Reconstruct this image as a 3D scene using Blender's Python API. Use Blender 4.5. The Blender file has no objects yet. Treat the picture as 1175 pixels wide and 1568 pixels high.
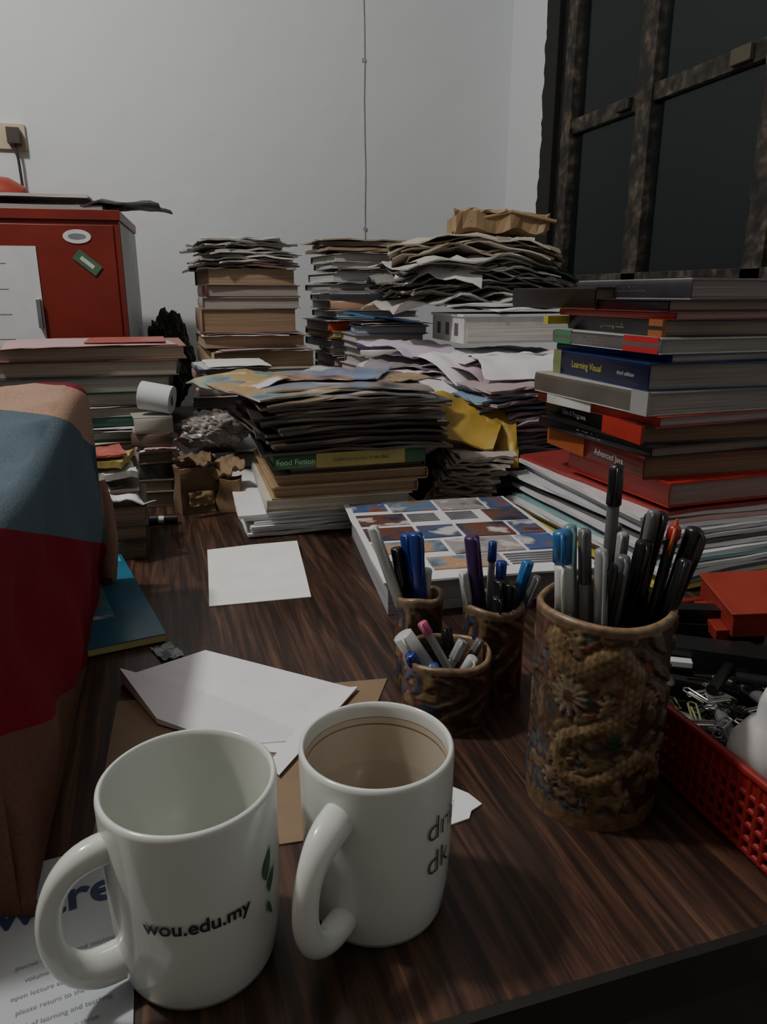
import bpy, math, random
from mathutils import Matrix, Vector, Euler, noise
random.seed(7)
DZ=0.75                      # desk top height
YAW=math.radians(17)
def S(a,b):                  # survey frame (looking direction of the photographer) -> room frame
    return (a*math.cos(YAW)+b*math.sin(YAW), -a*math.sin(YAW)+b*math.cos(YAW))
rad=math.radians
# ------------------------------------------------------------------ materials
MC={}
def _new(name):
    m=bpy.data.materials.new(name); m.use_nodes=True
    nt=m.node_tree; b=nt.nodes['Principled BSDF']
    return m,nt,b
def _tex(nt,scale,vec=(1,1,1),detail=4,coord='Object'):
    tc=nt.nodes.new('ShaderNodeTexCoord'); mp=nt.nodes.new('ShaderNodeMapping')
    mp.inputs['Scale'].default_value=vec
    nt.links.new(tc.outputs[coord],mp.inputs['Vector'])
    n=nt.nodes.new('ShaderNodeTexNoise'); n.inputs['Scale'].default_value=scale; n.inputs['Detail'].default_value=detail
    nt.links.new(mp.outputs[0],n.inputs['Vector'])
    return n
def _ramp(nt,src,stops,const=False):
    r=nt.nodes.new('ShaderNodeValToRGB'); e=r.color_ramp.elements
    if const: r.color_ramp.interpolation='CONSTANT'
    while len(e)<len(stops): e.new(.5)
    for i,(p,c) in enumerate(stops):
        e[i].position=p; e[i].color=(*c,1)
    nt.links.new(src,r.inputs['Fac']); return r
def _bump(nt,b,src,strength,dist=.001):
    bp=nt.nodes.new('ShaderNodeBump'); bp.inputs['Strength'].default_value=strength; bp.inputs['Distance'].default_value=dist
    nt.links.new(src,bp.inputs['Height']); nt.links.new(bp.outputs[0],b.inputs['Normal'])
def mul(c,k): return tuple(min(1,x*k) for x in c)
def mat(c,rough=.5,kind='plain',var=.14,scale=30,spec=.5,metal=0):
    key=(tuple(c),rough,kind,var,scale,spec,metal)
    if key in MC: return MC[key]
    m,nt,b=_new(f"{kind}_{len(MC)}")
    b.inputs['Roughness'].default_value=rough
    b.inputs['Specular IOR Level'].default_value=spec
    b.inputs['Metallic'].default_value=metal
    if kind=='pages':
        n=_tex(nt,1.0,(6,6,1400),3); 
        r=_ramp(nt,n.outputs['Fac'],[(.3,mul(c,.55)),(.55,c),(.75,mul(c,1.12))])
        _bump(nt,b,n.outputs['Fac'],.4,.0006)
    elif kind=='ceramic':
        n=_tex(nt,18); r=_ramp(nt,n.outputs['Fac'],[(.3,mul(c,.96)),(.7,c)])
        b.inputs['Coat Weight'].default_value=.4; b.inputs['Coat Roughness'].default_value=.08
    elif kind=='photo':      # printed pictures: blotches of several inks
        n=_tex(nt,scale,(1+c[0],1+c[1],1),3); k=c
        r=_ramp(nt,n.outputs['Fac'],[(.30,mul(k,.25)),(.42,mul((k[2],k[1],k[0]),.8)),(.50,k),(.58,mul((k[0],k[1]*.7,k[2]*.6),1.1)),(.66,mul((.6,.6,.62),1.0))])
    else:
        n=_tex(nt,scale); r=_ramp(nt,n.outputs['Fac'],[(.3,mul(c,1-var)),(.7,mul(c,1+var*.4))])
        if kind=='paper': _bump(nt,b,n.outputs['Fac'],.15,.001)
    nt.links.new(r.outputs[0],b.inputs['Base Color'])
    MC[key]=m; return m
def pages(c=(.55,.47,.35)): return mat(c,.85,'pages')
def paper(c=(.8,.8,.8)): return mat(c,.7,'paper',.06,25)
def cov(c,rough=.38): return mat(c,rough,'plain',.18,22)
def pho(c,scale=28): return mat(c,.28,'photo',.2,scale)
def attr_mat(name,rough=.45):
    m,nt,b=_new(name); a=nt.nodes.new('ShaderNodeAttribute'); a.attribute_name='Col'
    n=_tex(nt,160,detail=6); mx=nt.nodes.new('ShaderNodeMixRGB'); mx.blend_type='MULTIPLY'; mx.inputs[0].default_value=.85
    r=_ramp(nt,n.outputs['Fac'],[(.3,(.30,.25,.21)),(.68,(.95,.93,.9))])
    nt.links.new(a.outputs['Color'],mx.inputs[1]); nt.links.new(r.outputs[0],mx.inputs[2])
    nt.links.new(mx.outputs[0],b.inputs['Base Color']); b.inputs['Roughness'].default_value=rough
    _bump(nt,b,n.outputs['Fac'],.35,.001); return m
# ------------------------------------------------------------------ mesh builder
class MB:
    def __init__(s): s.v=[];s.f=[];s.m=[];s.sm=[];s.mats=[];s.col={}
    def mi(s,m):
        if m not in s.mats: s.mats.append(m)
        return s.mats.index(m)
    def add(s,vs,fs,m,smooth=False,M=None,cols=None):
        o=len(s.v)
        for i,p in enumerate(vs):
            p=Vector(p)
            s.v.append(M@p if M else p)
            if cols: s.col[o+i]=cols[i]
        k=s.mi(m)
        for f in fs:
            s.f.append([o+i for i in f]); s.m.append(k); s.sm.append(smooth)
    def box(s,x0,x1,y0,y1,z0,z1,m,M=None):
        vs=[(x,y,z) for z in (z0,z1) for y in (y0,y1) for x in (x0,x1)]
        s.add(vs,[(0,2,3,1),(4,5,7,6),(0,1,5,4),(2,6,7,3),(0,4,6,2),(1,3,7,5)],m,False,M)
    def poly(s,pts,z0,z1,m,M=None):
        n=len(pts)
        vs=[(p[0],p[1],z0) for p in pts]+[(p[0],p[1],z1+(p[2] if len(p)>2 else 0)) for p in pts]
        s.add(vs,[tuple(range(n))[::-1],tuple(range(n,2*n))]+[(i,(i+1)%n,n+(i+1)%n,n+i) for i in range(n)],m,False,M)
    def tube(s,pts,rs,m,seg=14,cap=True,flat=1.0,M=None):
        pts=[Vector(p) for p in pts]; n=len(pts)
        if not hasattr(rs,'__len__'): rs=[rs]*n
        vs=[];up=None
        for i,p in enumerate(pts):
            d=(pts[min(i+1,n-1)]-pts[max(i-1,0)]).normalized()
            if up is None:
                up=d.orthogonal().normalized()
            up=(up-d*up.dot(d)).normalized(); sd=d.cross(up)
            for k in range(seg):
                an=2*math.pi*k/seg
                vs.append(p+up*math.cos(an)*rs[i]+sd*math.sin(an)*rs[i]*flat)
        fs=[(i*seg+k,i*seg+(k+1)%seg,(i+1)*seg+(k+1)%seg,(i+1)*seg+k) for i in range(n-1) for k in range(seg)]
        s.add(vs,fs,m,True,M)
        if cap:
            s.add(vs[:seg],[tuple(range(seg))[::-1]],m,False,M); s.add(vs[-seg:],[tuple(range(seg))],m,False,M)
    def lathe(s,prof,M,mats,seg=72):
        n=len(prof)
        vs=[(r*math.cos(2*math.pi*k/seg),r*math.sin(2*math.pi*k/seg),z) for r,z in prof for k in range(seg)]
        if not isinstance(mats,list): mats=[mats]*(n-1)
        o=len(s.v)
        for p in vs: s.v.append(M@Vector(p))
        for i in range(n-1):
            kk=s.mi(mats[i])
            for k in range(seg):
                s.f.append([o+i*seg+k,o+i*seg+(k+1)%seg,o+(i+1)*seg+(k+1)%seg,o+(i+1)*seg+k]); s.m.append(kk); s.sm.append(True)
    def flex(s,cx,cy,h,w,l,th,rot,m,amp=.002,curlx=0,curly=0,edge=None,rx=0,ry=0,seed=0,nx=10,ny=8,wob=.002,droopf=0):
        M=Matrix.Translation((cx,cy,h))@Euler((rad(rx),rad(ry),rad(rot))).to_matrix().to_4x4()
        def hz(u,v):
            z=amp*noise.noise(Vector((u*2.2+seed*3.1,v*2.2,seed*1.7)))+curlx*(abs(u)**3 if curlx<0 else max(0,u)**3)+curly*abs(v)**3
            if droopf: z-=droopf*max(0,-v)**2
            return z
        vs=[]
        for t in (0,1):
            for j in range(ny+1):
                for i in range(nx+1):
                    u=i/nx*2-1;v=j/ny*2-1
                    ex=wob*noise.noise(Vector((v*3,seed,t))) if i in(0,nx) else 0
                    ey=wob*noise.noise(Vector((u*3,seed+9,t))) if j in(0,ny) else 0
                    vs.append((u*w/2+ex,v*l/2+ey,hz(u,v)+t*th))
        N=(nx+1)*(ny+1)
        I=lambda i,j,t:t*N+j*(nx+1)+i
        top=[(I(i,j,1),I(i+1,j,1),I(i+1,j+1,1),I(i,j+1,1)) for j in range(ny) for i in range(nx)]
        bot=[(I(i,j,0),I(i,j+1,0),I(i+1,j+1,0),I(i+1,j,0)) for j in range(ny) for i in range(nx)]
        sd=[(I(i,0,0),I(i+1,0,0),I(i+1,0,1),I(i,0,1)) for i in range(nx)]+[(I(i,ny,0),I(i,ny,1),I(i+1,ny,1),I(i+1,ny,0)) for i in range(nx)]
        sd+=[(I(0,j,0),I(0,j,1),I(0,j+1,1),I(0,j+1,0)) for j in range(ny)]+[(I(nx,j,0),I(nx,j+1,0),I(nx,j+1,1),I(nx,j,1)) for j in range(ny)]
        s.add(vs,top+bot,m,True,M); s.add(vs,sd,edge or m,False,M)
    def book(s,cx,cy,h,wx,dy,th,rot,side,cover,page,rx=0,ry=0,inset=.004,bt=.0018):
        base={'L':0,'R':180,'F':90,'B':-90}[side]
        w,l=(wx,dy) if side in 'LR' else (dy,wx)
        bt=min(bt,th*.15)
        M=Matrix.Translation((cx,cy,h))@Euler((rad(rx),rad(ry),rad(rot))).to_matrix().to_4x4()@Matrix.Rotation(rad(base),4,'Z')
        s.box(-w/2+.001,w/2,-l/2,l/2,0,bt,cover,M); s.box(-w/2+.001,w/2,-l/2,l/2,th-bt,th,cover,M)
        pr=[]
        for k in range(7):
            an=math.pi*k/6; pr.append((-w/2+.002-.0025*math.sin(an),th/2-th/2*math.cos(an)))
        n=len(pr)
        vs=[(x,-l/2,z) for x,z in pr]+[(x,l/2,z) for x,z in pr]
        s.add(vs,[(i,i+1,n+i+1,n+i)[::-1] for i in range(n-1)]+[tuple(range(n)),tuple(range(n,2*n))[::-1]],cover,True,M)
        s.box(-w/2+.0015,w/2-inset,-l/2+inset,l/2-inset,bt*.9,th-bt*.9,page,M)
    def text(s,body,size,m,M,bend=None,bold=0):
        cu=bpy.data.curves.new('t','FONT'); cu.body=body; cu.size=size; cu.align_x='CENTER'; cu.align_y='CENTER'; cu.offset=bold
        ob=bpy.data.objects.new('t',cu); bpy.context.scene.collection.objects.link(ob)
        dg=bpy.context.evaluated_depsgraph_get(); dg.update()
        me=bpy.data.meshes.new_from_object(ob.evaluated_get(dg))
        vs=[v.co.copy() for v in me.vertices]; fs=[tuple(p.vertices) for p in me.polygons]
        if bend: vs=[bend(v) for v in vs]
        s.add(vs,fs,m,False,M)
        bpy.data.objects.remove(ob); bpy.data.meshes.remove(me)
    def obj(s,name,parent=None,bevel=0,loc=(0,0,DZ),sub=0):
        me=bpy.data.meshes.new(name)
        me.from_pydata([tuple(v) for v in s.v],[],s.f)
        for m in s.mats: me.materials.append(m)
        me.polygons.foreach_set('material_index',s.m); me.polygons.foreach_set('use_smooth',s.sm)
        if s.col:
            a=me.color_attributes.new('Col','FLOAT_COLOR','POINT')
            for i in range(len(s.v)):
                a.data[i].color=(*s.col.get(i,(.5,.5,.5)),1)
        me.update()
        o=bpy.data.objects.new(name,me); o.location=loc if not parent else (0,0,0)
        bpy.context.scene.collection.objects.link(o)
        if parent: o.parent=parent
        if bevel:
            b=o.modifiers.new('b','BEVEL'); b.width=bevel; b.segments=2; b.limit_method='ANGLE'
        if sub:
            q=o.modifiers.new('u','SUBSURF'); q.levels=sub; q.render_levels=sub
        return o
def empty(name,loc=(0,0,DZ)):
    e=bpy.data.objects.new(name,None); e.location=loc; bpy.context.scene.collection.objects.link(e); return e
FRONT=lambda x,y,z,r=0: Matrix.Translation((x,y,z))@Matrix.Rotation(rad(r),4,'Z')@Matrix(((1,0,0,0),(0,0,-1,0),(0,1,0,0),(0,0,0,1)))
LEFT=lambda x,y,z,r=0: Matrix.Translation((x,y,z))@Matrix.Rotation(rad(r),4,'Z')@Matrix(((0,0,-1,0),(-1,0,0,0),(0,1,0,0),(0,0,0,1)))
TOP=lambda x,y,z,r=0: Matrix.Translation((x,y,z))@Matrix.Rotation(rad(r),4,'Z')
# ------------------------------------------------------------------ room
def wallmat(name,c0,c1):
    m,nt,b=_new(name)
    n=_tex(nt,1.3,detail=8); r=_ramp(nt,n.outputs['Fac'],[(.3,c0),(.7,c1)])
    nt.links.new(r.outputs[0],b.inputs['Base Color']); b.inputs['Roughness'].default_value=.65
    n2=_tex(nt,14,detail=6); _bump(nt,b,n2.outputs['Fac'],.25,.01); return m
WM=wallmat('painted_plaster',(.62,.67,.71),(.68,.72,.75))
WM2=wallmat('low_bounce_plaster',(.34,.32,.29),(.42,.39,.36))  # colour dulled so the unseen walls and ceiling bounce less fill light
RX,BY=1.155,2.4
LX,FY,CH=-2.2,-1.9,2.9
def single(name,fn,bevel=0):
    mb=MB(); fn(mb); return mb.obj(name,loc=(0,0,0),bevel=bevel)
single('wall_back',lambda b:b.box(LX-.15,RX+.2,BY,BY+.15,0,CH,WM))
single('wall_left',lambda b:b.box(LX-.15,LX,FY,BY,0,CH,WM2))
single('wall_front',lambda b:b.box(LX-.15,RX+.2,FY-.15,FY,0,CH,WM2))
WY0,WY1,WZ0,WZ1=.30,2.165,DZ+.33,DZ+1.62
def rw(b):
    b.box(RX,RX+.2,WY1,BY,0,CH,WM); b.box(RX,RX+.2,FY,WY0,0,CH,WM)
    b.box(RX,RX+.2,WY0,WY1,0,WZ0,WM); b.box(RX,RX+.2,WY0,WY1,WZ1,CH,WM)
single('wall_right',rw)
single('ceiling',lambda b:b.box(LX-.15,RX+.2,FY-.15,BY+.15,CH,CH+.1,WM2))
def flm():
    m,nt,b=_new('cement_floor'); n=_tex(nt,6,detail=8); r=_ramp(nt,n.outputs['Fac'],[(.3,(.12,.1,.09)),(.7,(.2,.17,.15))])
    nt.links.new(r.outputs[0],b.inputs['Base Color']); b.inputs['Roughness'].default_value=.6; return m
FM=flm()
single('floor',lambda b:b.box(LX-.15,RX+.2,FY-.15,BY+.15,-.1,0,FM))
def seam(b):
    c=mat((.50,.49,.46),.6)
    pts=[(.672+.0015*math.sin(i*1.9),BY-.002,.02+i*.1) for i in range(29)]
    b.tube(pts,.0027,c,8)
    for z in (1.25,1.72,2.2): b.box(.667,.677,BY-.005,BY+.001,z,z+.010,mat((.36,.33,.3),.6))
single('trim_1',seam)
def rustmat():
    m,nt,b=_new('old_painted_iron'); n=_tex(nt,38,detail=8); r=_ramp(nt,n.outputs['Fac'],[(.38,(.012,.011,.010)),(.53,(.040,.032,.025)),(.70,(.13,.10,.07))])
    nt.links.new(r.outputs[0],b.inputs['Base Color']); b.inputs['Roughness'].default_value=.7; _bump(nt,b,n.outputs['Fac'],.8,.004); return m
RU=rustmat()
BLK=mat((.010,.010,.010),.7,'paper',.3,60)
win=empty('window_1',(0,0,0))
mb=MB()
def ragged(mb,y0,y1,z0,z1,x0,x1,m,n=60,k=1):
    vs=[];fs=[]
    for i in range(n+1):
        z=z0+(z1-z0)*i/n; j=k*(.008*noise.noise(Vector((0,y1*9,z*22)))+.006*noise.noise(Vector((3,y1,z*60))))
        vs+=[(x0,y0,z),(x1,y0,z),(x1,y1+j,z),(x0,y1+j,z)]
    for i in range(n):
        for q in range(4): fs.append((i*4+q,i*4+(q+1)%4,(i+1)*4+(q+1)%4,(i+1)*4+q))
    fs+=[(0,3,2,1),(n*4,n*4+1,n*4+2,n*4+3)]
    mb.add(vs,fs,m)
ragged(mb,2.10,2.172,WZ0-.02,WZ1,RX-.006,RX+.05,BLK,90,1.2)
ragged(mb,1.995,2.04,WZ0,WZ1,RX-.012,RX+.03,RU)
ragged(mb,2.04,2.10,WZ0,WZ1,RX+.012,RX+.05,BLK)
ragged(mb,1.640,1.70,WZ0,WZ1,RX-.01,RX+.03,RU)
ragged(mb,1.235,1.29,WZ0,WZ1,RX-.01,RX+.03,RU)
ragged(mb,.80,.855,WZ0,WZ1,RX-.01,RX+.03,RU)
ragged(mb,WY0,WY0+.06,WZ0,WZ1,RX-.01,RX+.03,RU)
for (y0,y1,z) in [(WY0,1.645,DZ+.755),(1.70,2.0,DZ+.748),(WY0,1.645,DZ+1.18),(1.70,2.0,DZ+1.18)]:
    mb.box(RX-.004,RX+.028,y0,y1,z-.019,z+.019,RU)
    mb.box(RX-.018,RX-.004,y0+.02,y0+.07,z-.012,z+.014,RU)
    if y0==WY0: mb.box(RX-.016,RX-.004,1.33,1.385,z-.014,z+.016,mat((.08,.065,.045),.6))
mb.box(RX-.01,RX+.05,WY0,2.165,WZ0-.02,WZ0+.03,RU); mb.box(RX-.01,RX+.05,WY0,2.165,WZ1-.03,WZ1,RU)
mb.obj('frame',win,bevel=.002)
def glassm():
    m=bpy.data.materials.new('dusty_glass'); m.use_nodes=True; nt=m.node_tree; nt.nodes.clear()
    o=nt.nodes.new('ShaderNodeOutputMaterial'); mx=nt.nodes.new('ShaderNodeMixShader'); t=nt.nodes.new('ShaderNodeBsdfTransparent'); g=nt.nodes.new('ShaderNodeBsdfGlossy')
    t.inputs[0].default_value=(.6,.65,.65,1); g.inputs['Roughness'].default_value=.08; g.inputs[0].default_value=(.7,.78,.76,1)
    fr=nt.nodes.new('ShaderNodeFresnel'); fr.inputs[0].default_value=1.5
    d=nt.nodes.new('ShaderNodeBsdfDiffuse'); d.inputs[0].default_value=(.06,.08,.08,1); m2=nt.nodes.new('ShaderNodeMixShader'); m2.inputs[0].default_value=.10
    nt.links.new(t.outputs[0],m2.inputs[1]); nt.links.new(d.outputs[0],m2.inputs[2])
    nt.links.new(fr.outputs[0],mx.inputs[0]); nt.links.new(m2.outputs[0],mx.inputs[1]); nt.links.new(g.outputs[0],mx.inputs[2]); nt.links.new(mx.outputs[0],o.inputs[0]); return m
mb=MB(); mb.box(RX+.010,RX+.013,WY0,2.04,WZ0,WZ1,glassm()); mb.obj('glass_panes',win)
mb=MB(); g=mat((.75,.70,.56),.6)  # pale strips added behind the glass, imitating light reflections in it
for y in (2.02,1.62,1.20,.7): mb.box(RX+.07,RX+.095,y,y+.04,WZ0,WZ1,g)
mb.box(RX+.07,RX+.09,WY0,WY1,DZ+.50,DZ+.52,g)
mb.obj('reflection_strips',win)
def sock():
    mb=MB(); c=mat((.55,.47,.33),.4); d=mat((.05,.04,.035),.4)
    x,z=-.325,DZ+.715
    mb.box(x-.07,x+.045,BY-.012,BY,z-.032,z+.032,c)
    mb.box(x+.0,x+.02,BY-.016,BY-.012,z-.015,z+.015,mat((.65,.58,.45),.4))
    mb.box(x+.002,x+.034,BY-.045,BY-.012,z-.022,z+.018,d)
    mb.tube([(x+.018,BY-.03,z-.015),(x+.022,BY-.026,z-.06),(x+.024,BY-.02,z-.16),(x+.022,BY-.02,z-.5)],.004,d,8)
    return mb.obj('wall_socket_with_plug',loc=(0,0,0),bevel=.002)
sock()
# ------------------------------------------------------------------ desk
def woodmat():
    m,nt,b=_new('dark_wood_laminate')
    tc=nt.nodes.new('ShaderNodeTexCoord'); mp=nt.nodes.new('ShaderNodeMapping'); mp.inputs['Scale'].default_value=(14,1.6,4)
    nt.links.new(tc.outputs['Object'],mp.inputs[0])
    n0=nt.nodes.new('ShaderNodeTexNoise'); n0.inputs['Scale'].default_value=2.0; n0.inputs['Detail'].default_value=4; nt.links.new(mp.outputs[0],n0.inputs['Vector'])
    n=nt.nodes.new('ShaderNodeTexNoise'); n.inputs['Scale'].default_value=3.4; n.inputs['Detail'].default_value=8; n.inputs['Roughness'].default_value=.62; n.inputs['Distortion'].default_value=.7
    mp2=nt.nodes.new('ShaderNodeMapping'); mp2.inputs['Scale'].default_value=(42,2.2,4); nt.links.new(tc.outputs['Object'],mp2.inputs[0]); nt.links.new(mp2.outputs[0],n.inputs['Vector'])
    r=_ramp(nt,n.outputs['Fac'],[(.38,(.026,.014,.011)),(.50,(.060,.030,.021)),(.58,(.105,.052,.033)),(.68,(.16,.082,.050))])
    r2=_ramp(nt,n0.outputs['Fac'],[(.36,(.50,.46,.44)),(.64,(1,1,1))])
    mx=nt.nodes.new('ShaderNodeMixRGB'); mx.blend_type='MULTIPLY'; mx.inputs[0].default_value=1
    nt.links.new(r.outputs[0],mx.inputs[1]); nt.links.new(r2.outputs[0],mx.inputs[2])
    nt.links.new(mx.outputs[0],b.inputs['Base Color'])
    n3=_tex(nt,7,detail=6); rr=_ramp(nt,n3.outputs['Fac'],[(.3,(.32,.32,.32)),(.7,(.48,.48,.48))]); nt.links.new(rr.outputs[0],b.inputs['Roughness'])
    _bump(nt,b,n.outputs['Fac'],.12,.001)
    return m
WD=woodmat(); EDG=mat((.012,.010,.009),.5)
dk=empty('desk',(0,0,DZ))
mb=MB(); mb.box(-1.0,1.12,.234,2.2,-.028,0,WD); mb.obj('top',dk,bevel=.001)
mb=MB(); mb.box(-1.002,1.122,.229,.234,-.030,.0,EDG); mb.obj('edge_band',dk)
mb=MB()
for x in (-.96,1.02):
    for y in (.30,2.08): mb.box(x,x+.06,y,y+.06,-.75,-.028,EDG)
mb.box(-.96,1.08,.32,.34,-.16,-.028,WD); mb.obj('legs_and_apron',dk)
# ------------------------------------------------------------------ mugs
def mug(name,cx,cy,r,h,hang,inner,stain=False,texts=(),hout=.032):
    e=empty(name,(cx,cy,DZ)); C=mat((.70,.735,.71),.16,'ceramic'); I=mat(inner,.2,'ceramic')
    mb=MB(); t=.0032
    prof=[(0,.002),(r*.80,.002),(r*.84,0),(r*.87,.0005),(r*.90,.004),(r*.955,.02),(r*.985,h*.45),(r,h-.003),(r-.0004,h-.001),(r-.0016,h),(r-t+.0006,h-.0006),(r-t,h-.003)]
    ms=[C]*(len(prof)-1)
    rin=r-t
    if stain:
        br=mat((.30,.19,.09),.3,'ceramic'); I2=mat(mul(inner,1.12),.2,'ceramic'); dr=mat(mul(inner,.80),.3,'ceramic'); pud=mat((.10,.055,.03),.12,'ceramic')
        prof+=[(rin,h-.0085),(rin,h-.0090),(rin,h-.0125),(rin,h-.0136),(rin-.0002,h*.62),(rin-.0006,h*.35),(rin-.0018,.016),(rin-.006,.0085),(rin-.013,.0068),(rin-.020,.0065),(0,.0064)]; ms+=[C,br,I2,br,I2,I,I,dr,dr,pud,pud]
    else:
        prof+=[(rin-.0005,h*.45),(rin-.002,.014),(rin-.007,.007),(rin-.015,.0055),(0,.005)]; ms+=[I]*5
    mb.lathe(prof,Matrix.Identity(4),ms,96)
    mb.obj('body',e)
    mb=MB(); A=rad(hang); d=Vector((math.cos(A),math.sin(A),0)); pts=[];rs=[]
    zt,zb=h*.80,h*.17; R=(zt-zb)/2; zc=(zt+zb)/2
    for i in range(33):
        an=math.pi*(i/32)
        ox=r*.93+hout*(math.sin(an)**.72 if math.sin(an)>0 else 0); z=zc+R*math.cos(an)
        pts.append(d*ox+Vector((0,0,z))); rs.append(.0050+.0022*abs(math.cos(an))**4)
    mb.tube(pts,rs,C,18,flat=1.25); mb.obj('handle',e)
    mb=MB()
    for body,size,ang,z,c,bo in texts:
        def bend(v,ang=ang,z=z):
            rr=r*(.955+.04*min(1,max(0,(z+v.y)/h)))+.0012; a=rad(ang)+v.x/rr
            return Vector((rr*math.cos(a),rr*math.sin(a),z+v.y))
        mb.text(body,size,mat(c,.4),None,bend,bo)
    if texts: mb.obj('printing',e)
    return e
lm=mug('coffee_mug',-.001,.306,.0408,.0985,216-17,(.66,.69,.65),False,[('wou.edu.my',.0098,-91,.0515,(.03,.03,.04),.0002)],.028)
mug('coffee_mug',.0915,.3115,.0393,.0955,243-17,(.54,.48,.40),True,[('drin',.019,-47,.065,(.08,.08,.08),-.0002),('dk',.019,-55,.045,(.08,.08,.08),-.0002)],.032)
mb=MB(); gm=mat((.05,.16,.11),.4)
for (a0,z0,a1,z1,w) in [(-42,.056,-36,.072,.004),(-39,.048,-32,.060,.003),(-41,.044,-37,.034,.002)]:
    n=8;vs=[]
    for i in range(n+1):
        t=i/n;a=rad(a0+(a1-a0)*t);z=z0+(z1-z0)*t;ww=w*math.sin(math.pi*min(.98,t+.05));rr=.0411;da=ww/rr
        vs+=[(rr*math.cos(a-da),rr*math.sin(a-da),z),(rr*math.cos(a+da*.4),rr*math.sin(a+da*.4),z)]
    mb.add(vs,[(2*i,2*i+1,2*i+3,2*i+2) for i in range(n)],gm,True)
mb.obj('leaf_logo',lm)
# ------------------------------------------------------------------ flat papers
def flatobj(name,pts,z0,z1,m,z=0):
    mb=MB(); mb.poly(pts,z0,z1,m); return mb.obj(name,loc=(0,0,DZ+z))
flatobj('kraft_envelope',[(.072,.362),(.166,.532),(-.05,.56),(-.06,.372)],.0002,.0010,mat((.26,.18,.11),.7,'paper'))
mb=MB()
wp=paper((.82,.81,.86))
mb.poly([(-.048,.589,.004),(.023,.623,.002),(.137,.52,.0),(.0615,.452,0),(.02,.475,0)],.0012,.0022,wp)
mb.poly([(-.048,.589,.012),(-.020,.515,.004),(.03,.47,0),(.09,.46,0),(.02,.55,0)],.0024,.0030,paper((.76,.75,.80)))
mb.poly([(.137,.52,.001),(.115,.525,0),(.052,.44,0),(.057,.425,0)],.0032,.0037,wp)
mb.obj('folded_white_envelope')
mb=MB(); mb.poly([(.034,.728,0),(.140,.722,0),(.149,.80,.001),(.157,.893,.006),(.10,.903,.003),(.045,.908,0),(.04,.82,0)],.0002,.0012,paper((.84,.85,.84)))
mb.obj('white_napkin')
flatobj('torn_paper_scrap',[(.176,.362),(.172,.374),(.155,.395),(.13,.37),(.15,.35),(.163,.352),(.167,.358)],.0002,.0012,paper((.8,.82,.85)))
mb=MB(); mb.poly([(-.033,.245),(-.033,.345),(-.060,.392),(-.34,.365),(-.34,.245)],.0002,.0012,paper((.46,.50,.54)))
ink=mat((.04,.06,.14),.6); gk=mat((.24,.25,.28),.6)
mb.text('advyware',.030,ink,TOP(-.100,.352,.0016,8),None,.0006)
for i in range(8): mb.text(['journal of learning and teaching','volume two, issue three','open lecture series this month','please return to the office'][i%4],.0036,gk,TOP(-.065,.320-.0085*i,.0016,8))
mb.obj('printed_leaflet')
mb=MB()
M=TOP(-.125,.80,0,11)
mb.box(-.12,.085,-.16,.14,.001,.008,pages((.6,.55,.25)),M); mb.box(-.121,.086,-.161,.141,.008,.0088,cov((.03,.15,.24),.25),M)
mb.box(.0,.05,-.10,.10,.0088,.0091,pho((.05,.25,.38),30),M); mb.box(.055,.082,.06,.135,.0088,.0091,cov((.04,.45,.6)),M)
mb.obj('blue_magazine')
mb=MB(); mb.flex(-.01,.635,.001,.02,.03,.0008,20,mat((.25,.27,.3),.2),amp=.004,seed=2); mb.obj('plastic_scrap')
# ------------------------------------------------------------------ striped cloth over a pile
def clothm():
    m,nt,b=_new('striped_woven_cloth')
    tc=nt.nodes.new('ShaderNodeTexCoord'); dt=nt.nodes.new('ShaderNodeVectorMath'); dt.operation='DOT_PRODUCT'
    dt.inputs[1].default_value=(.30,.34,1.0); nt.links.new(tc.outputs['Object'],dt.inputs[0])
    r=_ramp(nt,dt.outputs['Value'],[(0,(.17,.085,.060)),(.190,(.215,.008,.022)),(.305,(.10,.145,.18)),(.413,(.42,.27,.20)),(.458,(.20,.012,.028))],True)
    n=_tex(nt,500,detail=2); mx=nt.nodes.new('ShaderNodeMixRGB'); mx.blend_type='MULTIPLY'; mx.inputs[0].default_value=.6
    rr=_ramp(nt,n.outputs['Fac'],[(.3,(.6,.6,.6)),(.7,(1,1,1))]); nt.links.new(r.outputs[0],mx.inputs[1]); nt.links.new(rr.outputs[0],mx.inputs[2])
    nt.links.new(mx.outputs[0],b.inputs['Base Color']); b.inputs['Roughness'].default_value=.9; b.inputs['Specular IOR Level'].default_value=.15
    _bump(nt,b,n.outputs['Fac'],.5,.001); return m
CL=clothm()
mb=MB()
def sm(t): t=max(0,min(1,t)); return t*t*(3-2*t)
NYs=90; prof=[]
for i in range(22): prof.append(('t',i/21))
for i in range(1,9): prof.append(('c',i/8))
for i in range(1,30): prof.append(('s',i/29))
vs=[]
y0,y1=.372,.78
cols=len(prof)
for j in range(NYs+1):
    v=j/NYs; y=y0+(y1-y0)*v
    Ht=.194+.034*sm((y-.50)/.27)
    rc=.016
    xe=-.090+.026*v
    xb=-.084+.010*v
    for k,(kd,t) in enumerate(prof):
        if kd=='t': x=-.60+(xe-rc+.60)*t; z=Ht+.013*noise.noise(Vector((x*9,y*8,1)))*(1-t*.4)+.006*noise.noise(Vector((x*30,y*26,3)))
        elif kd=='c': a=math.pi/2*(1-t); x=xe-rc+rc*math.cos(a); z=Ht-rc+rc*math.sin(a)
        else:
            z=(Ht-rc)*(1-t)+.001*t; x=xe+(xb-xe)*t
            x+=(.008*math.sin(t*2.2*math.pi+y*6)+.006*noise.noise(Vector((y*18,z*9,5)))+.004*math.sin(y*60+z*14))*math.sin(math.pi*t)
        vs.append((x,y,max(.001,z)))
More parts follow.
